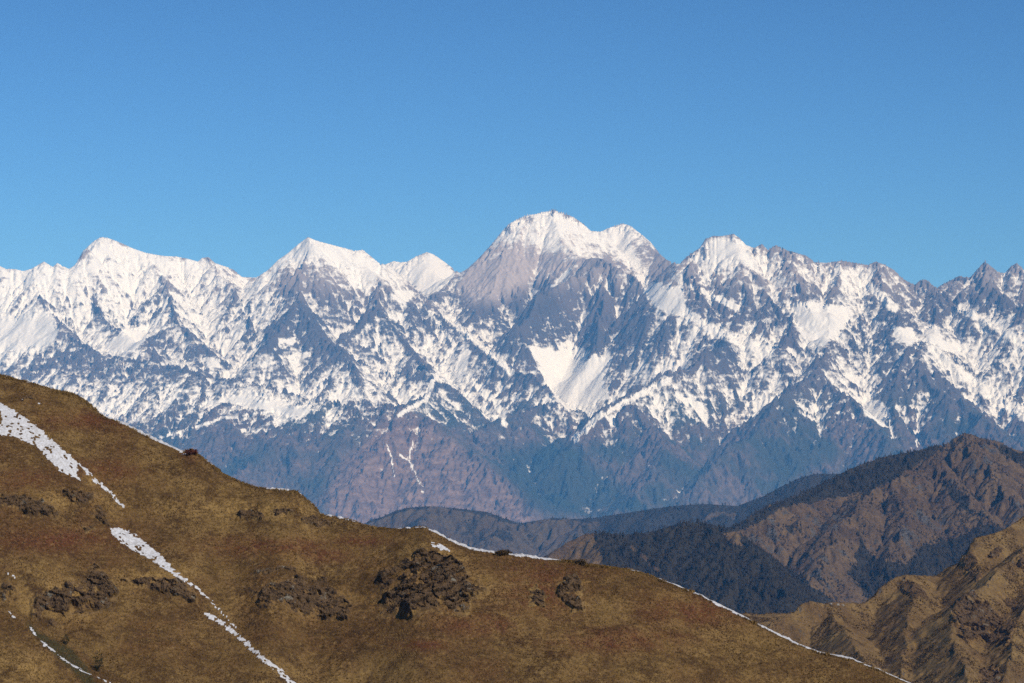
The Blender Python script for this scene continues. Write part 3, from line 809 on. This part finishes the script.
# crest as smooth plan curve and height
xq = N.xs
Yc = np.interp(xq, cxs[od], np.array([p[1] for p in cw])[od]); Zc = np.interp(xq, cxs[od], np.array([p[2] for p in cw])[od])
kk = np.hanning(61); kk /= kk.sum()
Yc = np.convolve(np.pad(Yc, 30, 'edge'), kk, 'valid'); Zc = np.convolve(np.pad(Zc, 30, 'edge'), kk, 'valid')
t = Yc[None, :] - N.Y
rr = 5.0
front = .60 * (np.sqrt(t * t + rr * rr) - rr); back = .75 * (np.sqrt(t * t + rr * rr) - rr)
N.Z = (Zc[None, :] - np.where(t > 0, front, back)).astype(np.float32)
N.Z += (2.3 * fbm(N.X / 34, N.Y / 30, 3, 2) + .55 * fbm(N.X / 9, N.Y / 8, 3, 3)).astype(np.float32)
# gully, and the nearer spur at the lower left
gl = polydist(N.X, N.Y, [(-110, 545), (-92, 540), (-80, 531), (-68, 515), (-58, 495), (-45, 470)], closed=False)
N.Z = N.Z - (9.0 * np.exp(-(gl / 6.5) ** 2)).astype(np.float32)
sp = [at(a, b, d_) for a, b, d_ in ((-60,560,512),(-20,588,508),(0,602,506),(10,612,505),(16,617,504),(30,628,502),(45,645,500),(66,661,498),(88,672,495),(110,684,492),(150,706,486),(200,735,480))]
best = np.full(N.Z.shape, -1e9, np.float32)
for a, b in zip(sp[:-1], sp[1:]):
    ex, ey = b[0] - a[0], b[1] - a[1]
    tt = np.clip(((N.X - a[0]) * ex + (N.Y - a[1]) * ey) / (ex * ex + ey * ey), 0, 1)
    ddx = N.X - a[0] - tt * ex; ddy = N.Y - a[1] - tt * ey
    dd = np.sqrt(ddx ** 2 + ddy ** 2)
    side = ex * ddy - ey * ddx
    best = np.maximum(best, a[2] + tt * (b[2] - a[2]) - np.where(side > 0, .95, .5) * (np.sqrt(dd * dd + 1.0) - 1.0))
N.Z = np.maximum(N.Z, best + .5 * fbm(N.X / 8, N.Y / 8, 3, 14))
N.skyline(NS, 9.0, it=4)
# low relief: hummocks, terracettes, tussocks
rel = .24 * fbm(N.X / 2.6, N.Y / 1.9, 3, 21) + .10 * fbm(N.X / .75, N.Y / .7, 2, 23)
rough = smoothstep(-.1, .5, fbm(N.X / 14, N.Y / 12, 3, 25))
nx_, ny_ = proj(N.X, N.Y, N.Z)
for ex, ey, rx, ry in ((300,600,75,24),(240,513,60,12),(75,600,60,30),(160,587,50,10),(50,508,70,16),(100,505,20,22),(425,590,65,40),(570,595,26,24),(130,480,40,12),(320,520,30,8),(160,505,40,10)):
    rough = np.maximum(rough, 1.7 * np.exp(-((nx_ - ex) / rx) ** 2 - ((ny_ - ey) / ry) ** 2))
terr = fbm(N.X / 9 + N.Z / 5, N.Z / .9 + .6 * fbm(N.X / 6, N.Y / 6, 2, 33), 3, 34, .6)
rel = rel + (.10 + .16 * np.clip(rough, 0, 1)) * terr
N.Z = (N.Z + rel + rough * .42 * fbm(N.X / 1.6, N.Z / .8, 3, 27, ridged=True)).astype(np.float32)
nx_, ny_ = proj(N.X, N.Y, N.Z)

wx = nx_ + 2.2 * fbm(N.X / .9, N.Y / .9, 3, 61); wy = ny_ + 1.8 * fbm(N.X / .9, N.Y / .9, 3, 62)
sn = np.full(N.Z.shape, -9.0, np.float32)     # >0 is snow, in pixels-ish units
for P, k_ in (([(-40,384),(0,402.5),(15,410),(32,422),(50,437),(70,455),(88,469),(82,470),(60,456),(50,450),(30,438),(15,426),(0,414),(-40,396)], 1.0),
          ([(-40,412),(0,424),(15,430),(32,438),(47.5,449),(65,457),(80,470),(77,475),(83,483),(60,472),(47.5,460),(37.5,448),(15,438),(0,435),(-40,424)], 1.0),
          ([(0,412),(40,434),(66,456),(84,472),(60,462),(30,440),(0,428)], .55),
          ([(108,527),(125,528),(139,537),(161,554.6),(179,572.6),(195,584),(203,592),(190,587),(166,571),(143,556),(122,544),(112,536)], 1.0),
          ([(429,541),(436,542),(450,549),(460,552),(441,551),(432,547)], 1.0)):
    sn = np.maximum(sn, -polydist(wx, wy, P) - (1 - k_) * 2.5)
for P, w in (([(84,469),(98,483),(110,492.5),(123,507)], 1.9), ([(112,529),(104,521),(96,515)], .7), ([(236,628),(252,645)], .5), ([(196,588),(208,599),(222,613),(236,628)], 1.5), ([(207,614),(227,627),(243,640),(262,658),(280,672),(300,690)], 2.9),
             ([(92,406),(100,413),(118,420),(130,425)], .8), ([(94,517),(112,530)], .5), ([(312,557),(345,556)], .4), ([(22,399),(40,404)], .7), ([(0,576),(8,573),(15,578)], 1.0),
             ([(9,612),(16,618)], 1.0), ([(30,628),(45,645),(66,661),(82,671)], 1.4), ([(82,671),(112,684)], .9),
             ([(180,452),(187,455)], 1.1)):
    sn = np.maximum(sn, w - polydist(wx, wy, P, closed=False))
crest_y = np.interp(nx_, [p[0] for p in NS], [p[1] for p in NS])
cwid = np.interp(nx_, [-40, 45, 95, 104, 180, 190, 200, 215, 300, 318, 332, 425, 436, 470, 545, 560, 600, 690, 710, 770, 900, 960],
                 [.5, .7, .4, 2.6, 2.6, .4, 1.0, .8, .8, .2, .9, .9, 2.0, 2.7, 2.3, 1.2, .9, 1.3, 2.6, 2.3, 1.8, 1.8])
behind = N.Y > (Yc[None, :] - 6)
cr = np.where(behind, cwid - .9 - (ny_ - crest_y) * 1.0 + 1.2 * fbm(N.X / 2.0, N.Y / 2.0, 3, 63), -9)
gap = np.exp(-((nx_ - 581) / 9) ** 2) + np.exp(-((nx_ - 503) / 6) ** 2)
cr = np.where(N.Y > Yc[None, :] + 10, -9, cr) - 3 * gap
speck = .6 * fbm(N.X / .55, N.Y / .5, 2, 66, .8) + .5 * fbm(N.X / 1.6 , N.Y / 1.5, 2, 67)
sn = np.maximum(np.minimum(sn, 2.4) + np.where(sn > 1.6, 4.6, 2.8) * speck - np.where(sn > 1.6, .75, .1), cr + 1.0 * speck)
snowm = sn > 0

Mn = Mat("hillside_grass", .95, .08)
c, a3 = grass_colour(Mn)
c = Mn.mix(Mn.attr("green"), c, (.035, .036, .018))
Mn.bump(a3, .18, .7)
rust = np.zeros_like(sn); straw = np.zeros_like(sn); green = np.zeros_like(sn)
for ex, ey, rx, ry in ((540,590,45,28),(700,612,60,16),(620,640,70,12),(60,540,60,12),(90,420,50,10),(110,470,30,10),(265,545,70,10),(330,555,30,8),(425,645,25,6),(20,480,30,10),(480,625,40,10),(190,455,9,6),(360,540,30,6)):
    rust = np.maximum(rust, .85 * np.exp(-((nx_ - ex) / rx) ** 2 - ((ny_ - ey) / ry) ** 2))
for ex, ey, rx, ry in ((435,556,38,7),(110,505,16,16),(65,498,30,10),(300,600,60,18),(480,585,14,14),(575,578,14,8),(150,575,50,7),(250,508,60,10),(60,600,50,20),(90,480,9,9),(420,590,30,20),(25,668,40,22)):
    straw = np.maximum(straw, .8 * np.exp(-((nx_ - ex) / rx) ** 2 - ((ny_ - ey) / ry) ** 2))
green = .85 * smoothstep(1.5, -3, polydist(wx, wy, [(24,618),(40,632),(56,640),(72,648),(86,664),(100,690),(90,690),(70,670),(48,650),(30,632)]))  # dark gully growth, its colour strengthened to paint in the gully's shade
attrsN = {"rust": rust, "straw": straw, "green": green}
fov = (nx_ > -70) & (nx_ < 1090)
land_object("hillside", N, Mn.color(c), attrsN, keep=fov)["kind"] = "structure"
# snow lying in the gullies and along the crest
Ms = Mat("old_snow", .7, .2)
sno = Ms.noise(2.5, 4, .7)
Ms.bump(sno, .12, .6)
Ms.color(Ms.mix(Ms.rng(sno, .42, .68), (.58, .58, .60), (.36, .33, .29)))
Z0 = N.Z
N.Z = Z0 + (.04 + .08 * smoothstep(0, 3, sn)).astype(np.float32)
land_object("snow", N, Ms.m, {}, keep=snowm & fov)["kind"] = "stuff"
N.Z = Z0

Mt = Mat("dry_grass", .9, .1)
Mt.color(Mt.mix(Mt.attr("tone"), (.055, .029, .010), (.25, .155, .052)))
vis = fov & ~snowm & (N.Y < Yc[None, :] + 2) & (ny_ < 700) & (nx_ > -20)
n_t = 110000
pt = scatter(N, vis.astype(np.float32), n_t)
tn = np.clip(.36 + .9 * fbm(pt[:, 0] / 9, pt[:, 1] / 9, 3, 71) + rng.normal(0, .16, n_t), 0, 1)
tufts("grass", pt, rng.uniform(.12, .30, n_t), rng.uniform(.08, .22, n_t), Mt.m, 2, .6, tn)

cp = scatter(N, (vis & (np.abs(N.Y - Yc[None, :]) < 2.2)).astype(np.float32), 9000)
tufts("crest_grass", cp, rng.uniform(.25, .60, len(cp)) * smoothstep(-.4, .4, fbm(cp[:, 0] / 5, cp[:, 1] / 5, 2, 5)) + .1, rng.uniform(.12, .3, len(cp)), Mt.m, 3, .5)
near = [
 ([(371,583),(378,572.5),(394,565),(416,554),(432,551.5),(452.5,556),(466,566.6),(479,578),(490,592),(486,600),(471.6,600),(470,617),(451,620),(438,615),(411.5,620),(391,620),(379,615),(378,594.5)], 3.2, "largest rock outcrop of the grassy slope, capped with straw grass, mid-slope below the snowy crest"),
 ([(25,593),(48,590),(67,579),(82,574.6),(86,566),(96.7,564),(108,573),(120,593.7),(117,607),(102.5,614),(73,618.6),(61.5,628),(46,626),(34,614)], 2.4, "broken grey and brown crag at the lower left above the dark gully"),
 ([(-14,584),(8,580),(19,585),(20,596),(5,601),(-14,600)], 1.6, "small black rock at the left edge beside a sliver of snow"),
 ([(-8,495),(10,495),(38,499),(57,505.5),(62,514.5),(56,520),(30.5,518),(7.6,509),(-8,505)], 1.7, "long low black rock ledge at the left edge below the wide snow streak"),
 ([(63.5,491),(94,491),(99,496.7),(89,505.6),(79,507),(66,498)], 1.5, "oval dark rock hollow just left of the narrow snow streak"),
 ([(96.5,503),(105,509),(113,529),(104,525),(91.5,514.5)], 1.1, "steep narrow dark rock strip leading down to the lower snow streak"),
 ([(81,526),(95,524.6),(96,531),(85,533.5)], .8, "tiny dark rock between the long ledge and the lower snow streak"),
 ([(240,585),(259,589),(277,582),(303,576),(325,577.6),(335.5,589),(356,604),(348.7,622),(334,621),(312,615.7),(296,614),(284,605),(271,609),(255,604),(256,595)], 1.5, "wide shattered rock band in the middle of the slope, left of the largest outcrop"),
 ([(252,570),(275,568),(297,568),(296,573),(270,574),(254,575)], .7, "thin dark rock line lying above the wide shattered band"),
 ([(112,575),(139,577),(179,579),(198,593),(197,604),(166,595),(139,588),(121,582)], 1.3, "dark rock band running down to the right until it meets the lower snow streak"),
 ([(555.7,588.6),(561,577),(577,572),(585,583),(582,596.5),(586,613),(571.5,612),(561,602)], 1.7, "upright rocky knob with a straw top, right of the largest outcrop"),
 ([(527,590),(537,584),(548,596.5),(544,607),(529,606)], 1.2, "small rounded boulder mound immediately left of the upright knob"),
 ([(235,512),(253.6,510),(267,514),(262,520),(240,518)], 1.0, "dark rock ledge near the crest where the skyline steps, left of two"),
 ([(272,510),(294,510),(298,515),(275,517)], .8, "dark rock ledge near the crest where the skyline steps, right of two"),
 ([(21,396),(33,396),(35,400),(22,402)], .7, "tiny dark rock just below the top left crest"),
 ([(299,519),(318,517),(338,521),(330,526),(305,525)], .9, "low rock lip right at the notch in the hillside skyline")]
for i, (P, a_, lb) in enumerate(near):
    outcrop(N, P, a_, lb, .13, M_rock, step=1.0 if a_ > 1.4 else .6, tilt=.3, seed=100 + i)

# ------------------------------------------------------------------ single shrubs and stones
def shrub(pos, w, h, col, label, group=None, leaves=260):
    e = bpy.data.objects.new("shrub", None); COL.objects.link(e); e.location = pos
    tag(e, None, label, "shrub", group)
    V = []
    for _ in range(leaves):
        u = rng.normal(size=3); u /= np.linalg.norm(u)
        r = rng.uniform(.35, 1) ** .5
        ph = math.atan2(u[1], u[0])
        c_ = np.array([u[0] * w / 2 * r, u[1] * w / 2 * r, h * .52 + u[2] * h * .46 * r]) * (1 + .18 * math.sin(3 * ph + w * 7))
        s_ = w * .09
        a_, b_ = rng.normal(size=3) * s_, rng.normal(size=3) * s_
        V += [c_, c_ + a_, c_ + b_]
    V = np.array(V)
    mesh_arrays("foliage", V, faces3=np.arange(len(V)).reshape(-1, 3), mat=col, smooth=False, parent=e)
    S = []; Fs = []
    for k in range(5):
        an = k * 1.26 + .3; tip = np.array([math.cos(an) * w * .3, math.sin(an) * w * .3, h * .6])
        r0 = w * .03
        b0 = len(S)
        S += [np.array([r0 * math.cos(q) + tip[0] * .1, r0 * math.sin(q) + tip[1] * .1, -.1 * h]) for q in (0, 2.1, 4.2)] + [tip]
        Fs += [(b0, b0 + 1, b0 + 3), (b0 + 1, b0 + 2, b0 + 3), (b0 + 2, b0, b0 + 3)]
    mesh_arrays("stems", np.array(S), faces3=np.array(Fs), mat=M_scrub, smooth=False, parent=e)
    return e
M_sg = flat("shrub_dark", (.075, .048, .022)); M_sr = flat("shrub_russet", (.12, .040, .028)); M_sd = flat("shrub_green", (.022, .026, .014))
for px_, py_, w_, h_, m_, lb in ((503,555,3.0,.9,M_sg,"low dark shrub breaking the snowy crest line left of the middle"),
                                 (581,564,2.4,.8,M_sg,"low dark shrub on the crest above the upright rocky knob"),
                                 (192,454,2.6,.9,M_sr,"russet shrub on the skyline where the upper crest snow ends"),
                                 (98,672,1.7,3.0,M_sd,"tall dark green shrub in the gully at the lower left"),
                                 (66,645,1.2,1.8,M_sd,"small dark green shrub beside the spur's snow edge in the gully")):
    p = N.hit(px_, py_)
    shrub((p[0], p[1], p[2] - .05), w_, h_, m_, lb)
for px_, py_ in ((867,608),(862,618),(858,607),(872,640),(880,622),(800,607),(905,655),(945,663),(968,660),(975,655),(985,652),(1000,650)):
    p = D.hit(px_, py_)
    shrub((p[0], p[1], p[2] - .1), 2.2, 1.9, M_sg, "small dark round shrub dotted on the grassy flank of the right hill", "shrubs on the right hill", 90)
M_st = flat("pale_stone", (.34, .31, .27))
for px_, py_, s_ in ((831,604,1.1),(838,605,1.3),(843,606,1.2)):
    p = D.hit(px_, py_)
    u = np.array([[math.cos(a_) * math.cos(b_), math.sin(a_) * math.cos(b_), math.sin(b_)] for b_ in (-1.0, -.35, .35, 1.0) for a_ in np.arange(8) * .785])
    u *= rng.uniform(.8, 1.15, (len(u), 1)) * s_ * np.array([[1, .8, .85]])
    f = [(r * 8 + k, r * 8 + (k + 1) % 8, (r + 1) * 8 + (k + 1) % 8, (r + 1) * 8 + k) for r in range(3) for k in range(8)] + [(0, 7, 6, 5), (0, 5, 4, 1), (1, 4, 3, 2), (24, 25, 26, 27), (24, 27, 28, 31), (28, 29, 30, 31)]
    o = mesh_arrays("boulder", u, faces4=np.array(f), mat=M_st, smooth=False)
    o.location = p
    tag(o, None, "pale weathered boulder on the low saddle of the right hill's crest", "boulder", "pale boulders on the right hill's crest")
